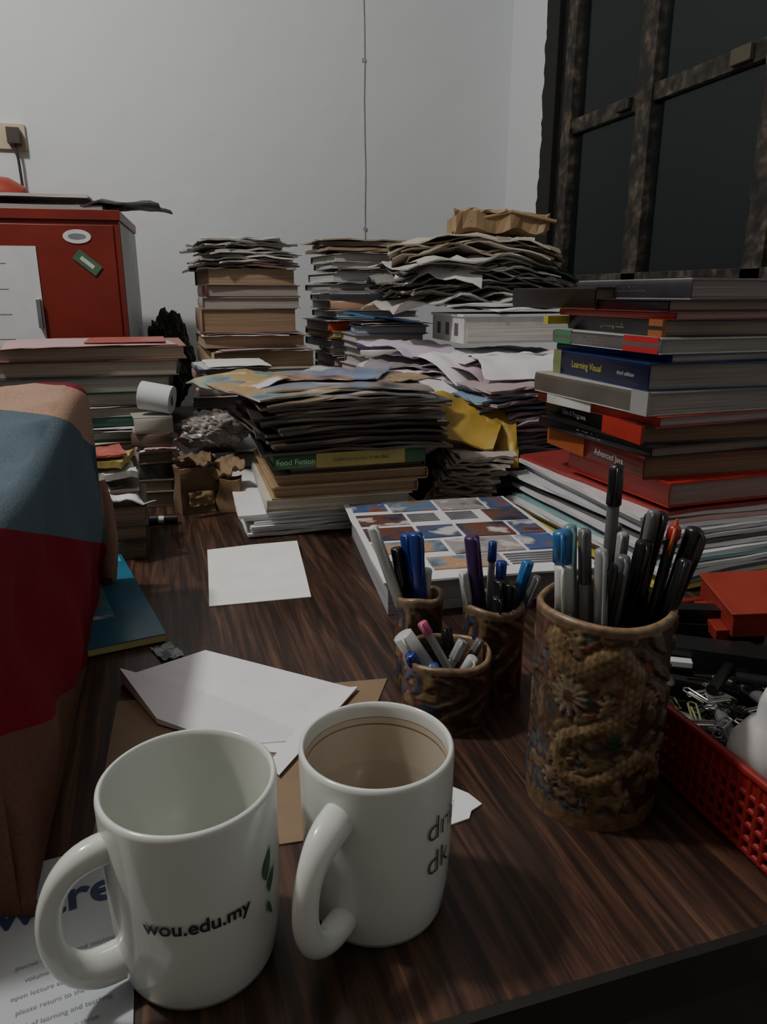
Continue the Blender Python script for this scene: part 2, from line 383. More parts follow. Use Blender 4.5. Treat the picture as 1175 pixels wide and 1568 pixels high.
fs=[(j*cols+i,j*cols+i+1,(j+1)*cols+i+1,(j+1)*cols+i) for j in range(NYs) for i in range(cols-1)]
mb.add(vs,fs,CL,True)
for (sgn,jj) in ((-1,0),(1,NYs)):
    rows=30; fv=[]
    for q in range(rows+1):
        t=q/rows
        for k in range(cols):
            bx,by,bz=vs[jj*cols+k]
            z=max(.0015,bz*(1-t)) if t>0 else bz
            off=.014*math.sin(min(1,t*5)*math.pi/2)+.007*math.sin(t*4+bx*22)*t+.009*noise.noise(Vector((bx*16,z*9,2)))*min(1,t*4)+.006*math.sin(bx*70+z*20)*min(1,t*2)
            fv.append((bx,by+sgn*off,z))
    ff=[(q*cols+i,q*cols+i+1,(q+1)*cols+i+1,(q+1)*cols+i) for q in range(rows) for i in range(cols-1)]
    if sgn>0: ff=[f[::-1] for f in ff]
    mb.add(fv,ff,CL,True)
mb.box(-.59,-.105,.395,.76,.001,.16,mat((.2,.15,.1),.8))
mb.obj('striped_cloth_cover')
mb=MB()
HM=mat((.26,.155,.105),.9,'paper',.2,200)
mb.tube([(-.066,.808,.013),(-.064,.806,.035),(-.062,.805,.065),(-.062,.804,.100),(-.064,.804,.125)],[.008,.0095,.0100,.008,.005],HM,16)
mb.tube([(-.0665,.8045,.0131),(-.0665,.799,.0131)],[.0045,.0045],mat((.08,.04,.03),.9),12)
mb.obj('rolled_cloth_hem')
# ------------------------------------------------------------------ pen cups
relief=attr_mat('painted_relief_pottery',.38)
def cupbody(mb,cx,cy,r,h,fn,t=.004,seg=170,nz=110,wav=.0):
    vs=[];cols=[]
    for j in range(nz+1):
        z=h*j/nz
        for k in range(seg):
            an=2*math.pi*k/seg
            d,c=fn(math.degrees(an),z/h)
            g_=sum(c)/3; c=tuple((x_*.8+g_*.2)*.90 for x_ in c)
            rr=r*(1+.02*math.sin(an*2+1))+d
            zz=z+(wav*math.sin(an*3+cx*40)+wav*.5*math.sin(an*5) if j==nz else wav*(z/h)*math.sin(an*3+cx*40))
            vs.append((cx+rr*math.cos(an),cy+rr*math.sin(an),zz)); cols.append(c)
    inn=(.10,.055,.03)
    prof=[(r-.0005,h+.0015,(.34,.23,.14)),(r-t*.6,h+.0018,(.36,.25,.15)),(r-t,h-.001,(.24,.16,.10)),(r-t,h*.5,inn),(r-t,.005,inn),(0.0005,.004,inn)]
    for rr,z,c in prof:
        for k in range(seg):
            an=2*math.pi*k/seg; q=rr*(1+.02*math.sin(an*2+1)); w=wav*math.sin(an*3+cx*40)*(z/h)
            vs.append((cx+q*math.cos(an),cy+q*math.sin(an),z+w)); cols.append(c)
    n=nz+1+len(prof)
    fs=[(i*seg+k,i*seg+(k+1)%seg,(i+1)*seg+(k+1)%seg,(i+1)*seg+k) for i in range(n-1) for k in range(seg)]
    mb.add(vs,fs,relief,True,None,cols)
def flower(an,z,ca,cz,R,rr,h,pet,cc,pc):
    dx=((an-ca+180)%360-180)*math.pi/180*rr; dz=(z-cz)*h
    q=math.hypot(dx,dz*.85); th=math.atan2(dz,dx)
    if q<R*.3: return .0020,cc
    if q<R*(.6+.4*abs(math.cos(th*pet/2))): return .0018*(1-.5*q/R)+.0005*abs(math.cos(th*pet/2)),mul(pc,.55+.45*abs(math.cos(th*pet/2)))
    return None
def segd(px,pz,ax,az,bx,bz):
    vx,vz=bx-ax,bz-az; t=max(0,min(1,((px-ax)*vx+(pz-az)*vz)/(vx*vx+vz*vz+1e-9)))
    return math.hypot(px-ax-vx*t,pz-az-vz*t),t
# dragon: scaled serpentine body with mane, head, legs, painted in raised relief (angle in degrees, height fraction)
BODY=[(196,.90),(206,.80),(222,.78),(236,.86),(252,.88),(266,.78),(264,.64),(248,.56),(230,.50),(214,.46),(206,.36),(214,.26),(232,.24),(252,.30),(272,.38),(292,.34),(306,.22)]
LEGS=[(236,.50,244,.66),(214,.28,200,.22),(252,.31,262,.18),(264,.70,284,.66),(222,.80,214,.92)]
def dragon(an,z):
    best=9;bt=0
    for i in range(len(BODY)-1):
        a0,z0=BODY[i];a1,z1=BODY[i+1]
        d,t=segd((an)*.0119,z*2.2,a0*.0119,z0*2.2,a1*.0119,z1*2.2)
        if d<best: best=d;bt=(i+t)/(len(BODY)-1)
    wdt=.115*(1-.55*bt)+.02
    if best<wdt:
        sc=abs(math.sin(an*.62))*abs(math.sin(z*80+(int(an/5)%2)*1.5))
        return .0026*(1-(best/wdt)**2)+.0006*sc,(.20+.20*sc,.13+.14*sc,.055+.05*sc)
    for a0,z0,a1,z1 in LEGS:
        d,t=segd(an*.0119,z*2.2,a0*.0119,z0*2.2,a1*.0119,z1*2.2)
        if d<.045: return .0020,(.30,.20,.09)
        da=(an-a1)*.0119; dz=(z-z1)*2.2; q=math.hypot(da,dz)
        if q<.10 and abs(math.sin(math.atan2(dz,da)*2.5))>.6: return .0016,(.36,.27,.15)
    if best<wdt+.07 and math.sin(bt*150)>-.1: return .0012,(.22,.07,.035) if bt<.5 else (.26,.18,.08)
    return None
def fn_big(an,z):
    an=an%360
    if z<.09: return .0006,(.26,.155,.075)
    if z>.965: return .0010,(.27,.17,.09)
    f=flower(an,z,213,.66,.0115,.041,.13,13,(.18,.07,.03),(.36,.29,.18))
    if f: return f
    f=flower(an,z,252,.47,.006,.041,.13,5,(.02,.07,.05),(.03,.09,.055))
    if f: return f
    dg=dragon(an,z)
    if dg: return dg
    c2=noise.noise(Vector((an*.09,z*10,7))); c3=noise.noise(Vector((an*.2,z*26,3)))
    d=.0010*c3+.0004
    if an>262 or an<60:
        w=math.sin(an*.20+5*math.sin(z*8))*math.cos(z*26+an*.08)
        if w>.3: return .0020,(.14,.08,.04)
        return .0,(.075,.038,.02)
    if z<.36 and c2<.08 and an<240: return d+.0004,(.055,.085,.15) if c3>-.05 else (.20,.17,.12)
    if c2>.25: return .0010+d*.5,(.25,.17,.08)
    if c2<-.30: return d,(.09,.11,.14)
    if c3>.3: return d,(.19,.07,.035)
    return d,(.125,.07,.036)
cx,cy=S(.1345,.4135)
cup=empty('pottery_pen_cup',(0,0,DZ))
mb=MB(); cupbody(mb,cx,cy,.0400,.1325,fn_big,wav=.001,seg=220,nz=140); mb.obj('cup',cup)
def pen(mb,bot,top,r,body,cap=None,capf=.3,clip=True,tip=None,seg=12):
    b=Vector(bot);t=Vector(top);d=(t-b).normalized();L=(t-b).length
    f=lambda s:b+d*(L*s)
    if cap is None: cap=body
    mb.tube([f(0),f(1-capf)],r*.9,body,seg)
    mb.tube([f(1-capf),f(1-capf)+d*.0008,f(.985),f(.995),f(1)],[r*.9,r*1.12,r*1.08,r*.95,r*.55],cap,seg)
    if clip:
        s=(Vector((-math.sin(YAW),-math.cos(YAW),0))+Vector((.6*random.uniform(-1,1),0,0))); s=(s-d*s.dot(d)).normalized()
        mb.tube([f(.99)+s*r*.9,f(.975)+s*r*1.75,f(.9)+s*r*1.7,f(max(.72,1-capf*.95))+s*r*1.25],[.0011,.0012,.0012,.001],tip or cap,6)
    if tip: mb.tube([f(1),f(1)+d*.004],[r*.5,r*.2],tip,8)
P=dict(blk=mat((.012,.012,.014),.3),blu=mat((.02,.04,.24),.3),wht=mat((.55,.58,.58),.35),gry=mat((.14,.14,.15),.3),pur=mat((.05,.02,.10),.35),
  lbl=mat((.03,.15,.38),.3),teal=mat((.15,.28,.30),.2),pnk=mat((.55,.12,.25),.35),sil=mat((.45,.45,.46),.25,metal=.8),red=mat((.35,.02,.02),.35),clr=mat((.32,.34,.35),.15),ora=mat((.5,.10,.03),.4))
def cuppens(ca,cb,lst,zb=.012):
    mb=MB()
    for (da,db,ht,r,body,cap,capf,tip,fa,fb) in lst:
        bx,by=S(ca+fa,cb+fb); tx,ty=S(ca+da,cb+db)
        pen(mb,(bx,by,zb),(tx,ty,ht),r,P[body],P[cap],capf,True,P[tip] if tip else None)
    return mb
mb=cuppens(.1345,.4135,[
 (-.031,-.005,.180,.0050,'wht','lbl',.12,None,-.018,.0),
 (-.029,-.008,.160,.0052,'wht','wht',.2,None,-.016,-.004),
 (-.022,.012,.178,.0040,'teal','teal',.3,None,-.012,.01),
 (-.017,-.002,.180,.0036,'clr','gry',.2,None,-.006,-.012),
 (-.010,-.014,.172,.0036,'gry','clr',.3,None,.0,-.02),
 (.0005,.004,.217,.0040,'gry','blk',.12,None,.0,.004),
 (-.003,-.012,.162,.0042,'blk','blk',.3,None,-.012,-.015),
 (.006,-.006,.165,.0040,'blk','gry',.35,None,-.004,-.002),
 (.012,.016,.172,.0036,'gry','clr',.3,None,.005,.012),
 (.020,.0,.172,.0048,'blk','blk',.4,None,.0,.005),
 (.027,.010,.188,.0036,'blk','gry',.3,None,.01,.0),
 (.036,-.002,.182,.0036,'blk','red',.05,'ora',.008,-.008),
 (.033,.012,.186,.0040,'blk','blk',.3,None,.006,.015),
 (.049,.0,.180,.0050,'blk','blk',.35,None,.012,.0),
 (.040,-.012,.165,.0036,'gry','blk',.3,None,.01,-.015),
 (.010,.025,.175,.0036,'clr','gry',.3,None,.0,.02),
 (.030,.022,.182,.0036,'blk','blk',.2,None,.01,.02)])
mb.obj('pens',cup)
tri=empty('triple_tube_pen_holder',(0,0,DZ))
def fn_tri(an,z):
    c2=noise.noise(Vector((an*.06,z*6,17))); c3=noise.noise(Vector((an*.25,z*15,4)))
    if z<.1: return .0005,(.20,.13,.07)
    if z>.93: return .001,(.26,.18,.10)
    if 150<an<235:
        if c2>.1: return .0012,(.04,.08,.16)
        if c2<-.12: return .001,(.32,.24,.10)
        return .0004,(.20,.05,.03)
    if an<30 or an>310: return .0006,(.16,.035,.02)
    w=math.sin(an*.14+5*math.sin(z*7))
    if w>.4: return .0016,(.16,.09,.045)
    return .0006*c3,(.085,.045,.024)
mb=MB()
TR=[(.048,.505,.0325,.052),(.029,.556,.0185,.078),(.088,.543,.0235,.076)]
for a,b,r,h in TR:
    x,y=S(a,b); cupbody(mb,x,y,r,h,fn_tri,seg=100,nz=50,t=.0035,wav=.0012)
mb.obj('tubes',tri)
mb=cuppens(.029,.556,[(-.038,-.004,.137,.0042,'blk','wht',.55,None,.004,0),(-.019,.0,.118,.0045,'blk','blk',.35,None,.0,.0),(-.010,.006,.128,.0058,'blu','blu',.6,None,.004,.004),(-.004,-.005,.132,.0052,'blu','blu',.6,None,.006,-.004),(.006,.0,.10,.004,'wht','wht',.3,None,.0,.006)])
m2=cuppens(.088,.543,[(-.020,.0,.132,.0055,'pur','pur',.8,None,-.004,0),(-.026,-.004,.104,.0036,'clr','wht',.3,None,-.01,-.003),(-.002,.008,.125,.0032,'clr','blu',.15,None,-.004,.004),(.004,-.002,.112,.004,'lbl','blu',.5,None,.002,.0),(.003,-.01,.1,.0055,'blk','blk',.5,None,.006,-.006),(.010,-.012,.098,.005,'blk','blk',.5,None,.010,-.004),(.026,.004,.110,.0045,'lbl','lbl',.5,None,.004,.004),(.032,-.002,.100,.004,'gry','gry',.3,None,.006,0),(.0,-.016,.088,.0045,'gry','blk',.4,None,.0,-.01)])
m3=cuppens(.048,.505,[(-.020,-.006,.080,.0035,'clr','pnk',.14,None,.018,-.014),(-.034,.002,.066,.0075,'wht','wht',.5,None,.0,.0),(-.029,-.014,.058,.004,'wht','blu',.3,None,-.008,-.008),(-.012,-.024,.053,.004,'wht','blu',.3,None,-.004,.004),(.012,.0,.062,.004,'clr','clr',.3,None,-.012,-.008),(.018,-.014,.055,.004,'gry','wht',.3,None,.0,-.004),(.0,.018,.064,.004,'blk','blk',.3,None,.01,.0),(.026,.006,.060,.0035,'gry','gry',.3,None,.0,.0)])
mb.obj('pens_rear_tube',tri); m2.obj('pens_side_tube',tri); m3.obj('pens_front_tube',tri)
# ------------------------------------------------------------------ red basket & contents
bk=empty('red_plastic_basket',(0,0,DZ))
RP=mat((.28,.018,.018),.35)
mb=MB(); X0,X1,Y0,Y1,BH=.305,.535,.245,.50,.05
mb.box(X0+.004,X1-.004,Y0+.004,Y1-.004,.001,.003,RP)
def latt(mb,p,q,n,h):
    p=Vector(p);q=Vector(q);d=(q-p)/n;nn=d.normalized().cross(Vector((0,0,1)))*.0011
    for z in (.002,h*.2,h*.38,h*.56,h*.74):
        mb.tube([p+Vector((0,0,z)),q+Vector((0,0,z))],.0024,RP,6)
    for i in range(n+1):
        a=p+d*i
        mb.tube([a+Vector((0,0,.001)),a+Vector((0,0,h))],.0026,RP,6)
    vs=[p+Vector((0,0,h*.74))+nn,q+Vector((0,0,h*.74))+nn,q+Vector((0,0,h))+nn,p+Vector((0,0,h))+nn,p+Vector((0,0,h*.74))-nn,q+Vector((0,0,h*.74))-nn,q+Vector((0,0,h))-nn,p+Vector((0,0,h))-nn]
    mb.add(vs,[(0,1,2,3),(7,6,5,4),(0,4,5,1),(3,2,6,7)],RP)
    mb.tube([p+Vector((0,0,h)),q+Vector((0,0,h))],.0032,RP,8)
latt(mb,(X0,Y0,0),(X0,Y1,0),34,BH);latt(mb,(X1,Y0,0),(X1,Y1,0),34,BH);latt(mb,(X0,Y0,0),(X1,Y0,0),30,BH);latt(mb,(X0,Y1,0),(X1,Y1,0),30,BH)
mb.obj('basket',bk)
mb=MB()
rr=random.Random(3)
blkp=mat((.015,.015,.017),.3)
dkl=mat((.02,.018,.018),.6)
mb.box(X0+.006,X1-.006,Y0+.006,Y1-.006,.0032,.012,dkl)
for i in range(90):
    x=rr.uniform(.316,.44);y=rr.uniform(.26,.43);z=.018+rr.random()*.024;a=rr.uniform(0,6.28)
    d=Vector((math.cos(a),math.sin(a),rr.uniform(-.3,.3)))*.008; n=Vector((-math.sin(a),math.cos(a),0))*.0028
    c=Vector((x,y,z)); mm=P['sil'] if rr.random()<.5 else (mat((.22,.24,.10),.4) if rr.random()<.4 else P['blk'])
    mb.tube([c-d+n,c+d+n,c+d*1.2,c+d-n,c-d-n,c-d*1.1,c+d*.6+n*.4],.0008,mm,5)
for i in range(34):
    x=rr.uniform(.33,.50);y=rr.uniform(.27,.47);z=.018+rr.random()*.03;a=rr.uniform(0,6.28);L=rr.uniform(.02,.05)
    d=Vector((math.cos(a),math.sin(a),rr.uniform(-.15,.15)))*L
    c=Vector((x,y,z)); c.x=min(max(c.x,X0+.014+abs(d.x)),X1-.014-abs(d.x)); c.y=min(max(c.y,Y0+.014+abs(d.y)),Y1-.014-abs(d.y))
    mb.tube([c-d,c+d*.9,c+d],[.0045,.0045,.003],[blkp,P['gry'],blkp,blkp,P['wht'],blkp][i%6],10)
mb.box(-.055,.055,-.009,.009,0,.012,blkp,TOP(.40,.455,.045,-25)); mb.box(-.05,.05,-.007,.007,.014,.024,blkp,TOP(.40,.455,.045,-22))
mb.box(-.006,.006,-.0095,.0095,.002,.010,P['wht'],TOP(.385,.463,.0475,-25))
mb.box(-.05,.05,-.012,.012,0,.016,blkp,TOP(.385,.41,.042,-35))
mb.box(-.008,.008,-.012,.012,.0,.0005,mat((.05,.2,.35),.4),TOP(.36,.475,.0585,-25))
mb.box(-.03,.03,-.006,.006,0,.008,blkp,TOP(.345,.44,.046,-50)); mb.box(-.02,.02,-.004,.004,0,.004,P['wht'],TOP(.345,.415,.047,-30))
mb.lathe([(.006,0),(.011,0),(.011,.003),(.006,.003),(.006,0)],Matrix.Translation((.335,.405,.042))@Euler((.3,.4,0)).to_matrix().to_4x4(),P['sil'],24)
mb.obj('clips_and_tools',bk,bevel=.001)
mb=MB()
M=Matrix.Translation((.468,.435,.0625))@Euler((rad(4),rad(-4),rad(-20))).to_matrix().to_4x4()
RB=mat((.26,.030,.020),.4)
mb.box(-.05,.06,-.035,.035,0,.020,RB,M); mb.box(-.052,.03,-.037,.037,.020,.0215,mat((.30,.04,.025),.4),M); mb.box(-.06,-.05,-.03,.02,-.006,.004,RB,M)
mb.obj('red_cardboard_box',bevel=.0015)
mb=MB(); x,y=S(.228,.383)
mb.lathe([(0,.0),(.019,.0),(.021,.002),(.021,.035),(.0195,.044),(.012,.056),(.008,.060),(.0075,.070),(.005,.078),(0,.079)],Matrix.Translation((x,y,.0125)),[mat((.60,.60,.62),.3)]*9,40)
mb.lathe([(.0212,.008),(.0214,.008),(.0214,.026),(.0212,.026)],Matrix.Translation((x,y,.0125)),mat((.45,.40,.46),.4),40)
def bb(v): a=rad(215)+v.x/.0217; return Vector((x+.0217*math.cos(a),y+.0217*math.sin(a),.0295+v.y))
mb.text('GLUE',.012,mat((.2,.02,.12),.4),None,bb)
mb.obj('glue_bottle')
# ------------------------------------------------------------------ stacks
def seq(mb,xl,yf,h,items,jr=2.0,jx=.004,rnd=None,mess=0):
    rnd=rnd or random.Random(5)
    for it in items:
        th,wx,dy,side,c,pg=it[:6]; ox=it[6] if len(it)>6 else 0; oy=it[7] if len(it)>7 else 0; ro=it[8] if len(it)>8 else rnd.uniform(-jr,jr)
        cx=xl+ox+wx/2+rnd.uniform(-jx,jx); cy=yf+oy+dy/2+rnd.uniform(0,jx)
        if side=='m':
            mb.flex(cx,cy,h,wx,dy,th,ro,c,amp=.002,edge=pg,seed=rnd.random()*50,curlx=-.002)
            h+=th+.0006
        else:
            mb.book(cx,cy,h,wx,dy,th,ro,side,c,pg); h+=th+.0003
            if mess and rnd.random()<mess:
                for q in range(rnd.choice([1,2])):
                    pc=rnd.choice([(.7,.7,.7),(.62,.58,.5),(.5,.5,.52),(.45,.3,.3),(.3,.38,.45)])
                    mb.flex(cx+rnd.uniform(-.012,.012),cy-.008+rnd.uniform(-.01,.005),h+.0012,wx*rnd.uniform(.8,1.03),dy,.0012,rnd.uniform(-9,9),paper(pc),amp=.0012,seed=rnd.random()*9,curlx=-.0012); h+=.0036
    return h
mb=MB(); r5=random.Random(11)
it=[]
pal=[(.6,.5,.1),(.62,.63,.66),(.15,.15,.16),(.7,.7,.72),(.25,.42,.42),(.72,.73,.75),(.66,.66,.68),(.12,.12,.13),(.7,.72,.74),(.6,.62,.66),(.75,.75,.78),(.72,.45,.45),(.7,.7,.72),(.35,.05,.05)]
for k,c in enumerate(pal):
    it.append((.0048,.30,.33,'m',cov(c,.3),paper(mul(c,1.0)),-.035+.002*k+.010*(k%3),-.04+.003*k,r5.uniform(-3,4)+ (4-k*.3)))
h=seq(mb,.525,.668,.004,it,rnd=r5)
mb.obj('magazine_stack')
mb=MB(); r5=random.Random(12)
pg=pages((.33,.28,.24)); pgg=pages((.40,.38,.37)); pgb=pages((.27,.18,.12)); pgw=pages((.48,.46,.44))
hh=h+.003
bks=[(.028,.24,.20,'L',cov((.48,.03,.02)),pages((.42,.30,.28)),.014,-.014,2),      #0
 (.026,.22,.23,'L',cov((.30,.03,.02)),pgb,.0,0,-2),                                #1
 (.013,.22,.23,'L',cov((.02,.02,.02)),pg,-.008,.0,3.0),                             #2
 (.020,.22,.24,'L',cov((.03,.03,.03)),pgb,.0,.0,-3.5),                             #3
 (.012,.21,.24,'L',cov((.40,.05,.04)),pgw,-.006,.0,4),                             #4
 (.026,.21,.24,'L',cov((.50,.48,.44)),pgg,-.012,.004,2),                           #5
 (.030,.24,.22,'L',cov((.012,.025,.13)),pages((.34,.32,.30)),-.002,0,-2.5),         #6
 (.009,.22,.22,'L',cov((.02,.04,.16)),pgw,.008,.003,3),                            #7
 (.017,.22,.22,'L',cov((.52,.52,.51)),pgg,-.002,.0,1),                             #8
 (.018,.22,.22,'L',cov((.03,.028,.03)),pg,.016,.002,-4),                           #9
 (.008,.23,.22,'L',cov((.35,.04,.03)),pgw,.006,.0,2.5),                            #10
 (.012,.22,.22,'L',cov((.04,.035,.05)),pg,.010,.004,-1),                           #11
 (.022,.23,.22,'L',cov((.30,.29,.33)),pages((.40,.36,.34)),.036,.01,1)]            #12
zs=[];z=hh
for b_ in bks: zs.append(z); z+=b_[0]+.0003
ht=seq(mb,.515,.68,hh,bks,rnd=r5,jx=.001)
tw=mat((.45,.45,.45),.5); ty=mat((.50,.45,.05),.5)
def spt(i,tx,m,sz,f=.5): 
    b_=bks[i]; r=rad(b_[8]); cx_=.515+b_[6]+b_[1]/2; cy_=.68+b_[7]+b_[2]/2+.0005
    px=-b_[1]/2-.0013; py=(f-.5)*b_[2]
    mb.text(tx,sz,m,LEFT(cx_+px*math.cos(r)-py*math.sin(r),cy_+px*math.sin(r)+py*math.cos(r),zs[i]+b_[0]/2,b_[8]))
def band(i,f0,f1,c):
    b_=bks[i]; M=TOP(.515+b_[6]+b_[1]/2,.68+b_[7]+b_[2]/2+.0005,zs[i],b_[8])
    mb.box(-b_[1]/2-.0012,-b_[1]/2+.003,b_[2]*(f0-.5),b_[2]*(f1-.5),.0,b_[0]+.0002,cov(c),M)
band(3,-.0,.35,(.36,.03,.02)); band(1,.55,.98,(.36,.09,.03)); band(8,.02,.3,(.40,.02,.02)); band(8,.8,.98,(.06,.20,.10)); band(5,.0,.12,(.3,.3,.3)); band(9,.0,.12,(.26,.09,.03)); band(6,.9,.995,(.20,.24,.1)); band(4,.5,.9,(.55,.55,.54))
spt(1,'Advanced Java',tw,.011,.3); spt(2,'Fluid Mechanics',tw,.008); spt(3,'Data & Programs',tw,.009,.65); spt(6,'Learning Visual',ty,.012,.6); spt(6,'third edition',tw,.007,.2); spt(8,'Database Design',mat((.08,.08,.1),.5),.008,.55); spt(9,'Programming Guide',mat((.3,.25,.18),.5),.008); spt(12,'Complete Reference',mat((.12,.1,.1),.5),.008)
mb.book(.585,.925,ht-.035,.14,.2,.026,3,'L',cov((.05,.045,.04)),pg)
mb.box(0,.05,0,.012,0,.010,cov((.45,.40,.06)),TOP(.505,.905,ht-.055))
mb.obj('textbook_stack',bevel=.0004)
# catalogue pile
mb=MB(); r5=random.Random(2)
mb.poly([(.205,.655),(.43,.645),(.452,.91),(.235,.915)],.0003,.034,pages((.40,.41,.44)))
mb.poly([(.200,.652),(.434,.640),(.456,.915),(.232,.92)],.0345,.037,paper((.60,.61,.64)))
M=TOP(.325,.775,.0372,-6)
mb.flex(.325,.775,.0378,.226,.285,.002,-6,paper((.72,.73,.76)),amp=.001,seed=1)
cols_=[(.5,.06,.05),(.07,.15,.38),(.36,.16,.09),(.14,.25,.42),(.48,.34,.22),(.16,.08,.06),(.35,.38,.42),(.08,.13,.28)]
for r_ in range(5):
    xx=-.106
    while xx<.085:
        w=r5.choice([.045,.06,.08]); w=min(w,.106-xx)
        yy=.136-r_*.055; hgt=r5.choice([.036,.044,.049])
        c=r5.choice(cols_)
        if r5.random()<.25:
            for q in range(5): mb.box(xx,xx+w*.8,yy-.007*q-.006,yy-.007*q-.004,.0022,.0042,mat((.25,.25,.28),.5),M)
        else: mb.box(xx,xx+w,yy-hgt,yy,.0022,.0042+.0001*r5.random(),pho(c,r5.choice([16,22,30])),M)
        xx+=w+.005
mb.obj('photo_catalogue_stack')
# centre stack
mb=MB(); r5=random.Random(21)
for k in range(6): mb.flex(.225+r5.uniform(-.01,.01),1.075,.002+.005*k,.24,.27,.0042,r5.uniform(-6,4),paper((.72,.73,.75)),seed=k*.2,edge=pages((.72,.73,.76)))
h=.0335
h=seq(mb,.13,.93,h,[(.018,.2,.24,'L',cov((.62,.6,.52)),pages((.62,.56,.47)),0,0,-3),(.016,.2,.24,'R',cov((.42,.3,.17)),pages((.36,.24,.15)),.005,0,-2),(.016,.21,.25,'R',cov((.38,.27,.16)),pages((.30,.2,.12)),.012,0,-1),(.010,.19,.24,'R',cov((.12,.08,.06)),pages((.22,.16,.1)),.02,0,1)],rnd=r5)
mb.book(.238,1.035,h,.205,.23,.020,0,'F',cov((.05,.15,.075)),pages((.5,.45,.35)))
mb.box(.19,.310,.9165,.9195,h+.0005,h+.0195,cov((.40,.34,.11)))
mb.text('Food Fiction',.010,mat((.6,.65,.5),.5),FRONT(.163,.9155,h+.010)); mb.text('Collected Stories of the East',.0065,mat((.12,.1,.03),.5),FRONT(.25,.9155,h+.010))
h+=.021
dark=[(.02,.02,.022),(.05,.035,.03),(.03,.03,.03),(.09,.06,.045),(.015,.015,.018)]
for k in range(15):
    w=.24+r5.uniform(-.02,.02)
    mb.flex(.25+r5.uniform(-.012,.012),1.055+r5.uniform(-.008,.012),h,w,.27,.0036,r5.uniform(-6,6),cov(dark[k%5],.25),edge=pages(mul((.16,.13,.11),r5.uniform(.2,1.5))),seed=k*.15,amp=.003,curlx=-.004); h+=.0041
for k,(c,dx,dy,ro) in enumerate([((.28,.24,.16),-.015,.01,6),((.16,.2,.3),.01,.02,-5),((.42,.34,.20),-.045,.03,14),((.22,.30,.42),.02,.04,-8)]):
    mb.flex(.25+dx,1.06+dy,h,.23,.25,.0025,ro,pho(c,9),seed=k*.2,amp=.004,curlx=-.006,edge=pages((.5,.47,.42))); h+=.0034
mb.flex(.155,1.15,h-.001,.16,.17,.0015,28,pho((.45,.36,.16),12),seed=71,amp=.008,curlx=-.012); mb.flex(.275,1.12,h+.002,.13,.17,.0015,-25,pho((.22,.33,.55),8),seed=73,amp=.007); mb.flex(.35,1.10,h-.004,.09,.13,.0015,20,cov((.42,.30,.18),.3),seed=75,amp=.005)
mb.obj('magazine_and_book_stack')
# left stack
mb=MB(); r5=random.Random(31)
h=seq(mb,-.21,1.21,.0003,[(.024,.22,.2,'L',cov((.25,.2,.15)),pages((.42,.36,.28)),0,.0),(.018,.22,.2,'F',cov((.35,.25,.18)),pages((.4,.3,.2)),.0,0),(.020,.21,.2,'B',cov((.6,.58,.5)),pages((.5,.46,.4)),.01,0),(.016,.225,.21,'L',cov((.1,.1,.1)),pages((.5,.48,.44)),.0,0),(.015,.215,.21,'B',cov((.12,.2,.16)),pages((.5,.5,.46)),.01,0),(.014,.22,.21,'F',cov((.05,.14,.11)),pages((.5,.5,.46)),.005,0),
 (.014,.22,.21,'L',cov((.5,.46,.4)),pages((.5,.5,.46)),.005,0),(.020,.245,.22,'B',cov((.1,.09,.08)),pages((.45,.43,.38)),-.01,0),(.024,.25,.22,'B',cov((.08,.14,.13)),pages((.43,.42,.37)),-.01,0),(.024,.265,.22,'B',cov((.13,.10,.09)),pages((.46,.40,.33)),-.015,0),(.020,.27,.22,'B',cov((.30,.12,.09)),pages((.45,.38,.30)),-.015,0)],rnd=r5,jr=3,mess=.35)
mb.box(-.10,.02,1.24,1.38,h,h+.0015,cov((.40,.10,.08)))
mb.obj('hardcover_book_stack',bevel=.0004)
mb=MB(); r5=random.Random(32)
h=seq(mb,.075,1.37,.0003,[(.03,.11,.15,'L',cov((.4,.4,.4)),pages((.5,.48,.45))),(.03,.11,.15,'F',cov((.5,.5,.52)),pages()),(.024,.115,.15,'L',cov((.12,.2,.3)),pages((.55,.55,.55))),(.02,.11,.15,'F',cov((.15,.22,.34)),pages()),(.022,.12,.15,'L',cov((.35,.38,.42)),pages((.5,.5,.5))),(.018,.11,.15,'F',cov((.6,.6,.6)),pages()),(.018,.12,.15,'L',cov((.45,.3,.28)),pages((.5,.45,.4))),(.010,.13,.15,'L',cov((.3,.36,.5)),pages((.5,.45,.4)))],jr=9,rnd=r5,mess=.4)
mb.obj('paperback_stack',bevel=.0004)
# tall stack
mb=MB(); r5=random.Random(33)
h=seq(mb,.105,1.61,.0003,[(.034,.24,.21,'L',cov((.3,.3,.3)),pages((.4,.36,.3)),-.01,-.05),(.034,.24,.22,'B',cov((.3,.2,.15)),pages((.4,.36,.3)),-.01,-.04),(.032,.23,.22,'L',cov((.4,.3,.2)),pages((.45,.38,.3)),-.0,-.03),(.028,.235,.22,'B',cov((.2,.2,.2)),pages((.5,.48,.44)),0,-.03),(.026,.225,.22,'B',cov((.6,.58,.5)),pages((.55,.52,.46)),.01,-.02),
 (.034,.22,.22,'L',cov((.46,.36,.24)),pages((.46,.34,.22)),0,-.01),(.024,.215,.22,'B',cov((.3,.24,.2)),pages((.45,.33,.22)),.0,0),(.048,.20,.2,'L',cov((.32,.2,.15)),pages((.33,.22,.14)),.0,0),(.023,.205,.2,'L',cov((.35,.33,.33)),pages((.38,.34,.3)),.0,0),(.023,.195,.2,'L',cov((.14,.04,.05)),pages((.40,.36,.32)),.005,0),(.032,.185,.2,'B',cov((.36,.27,.18)),pages((.40,.29,.19)),.003,0)],jr=5,rnd=r5,mess=.45)
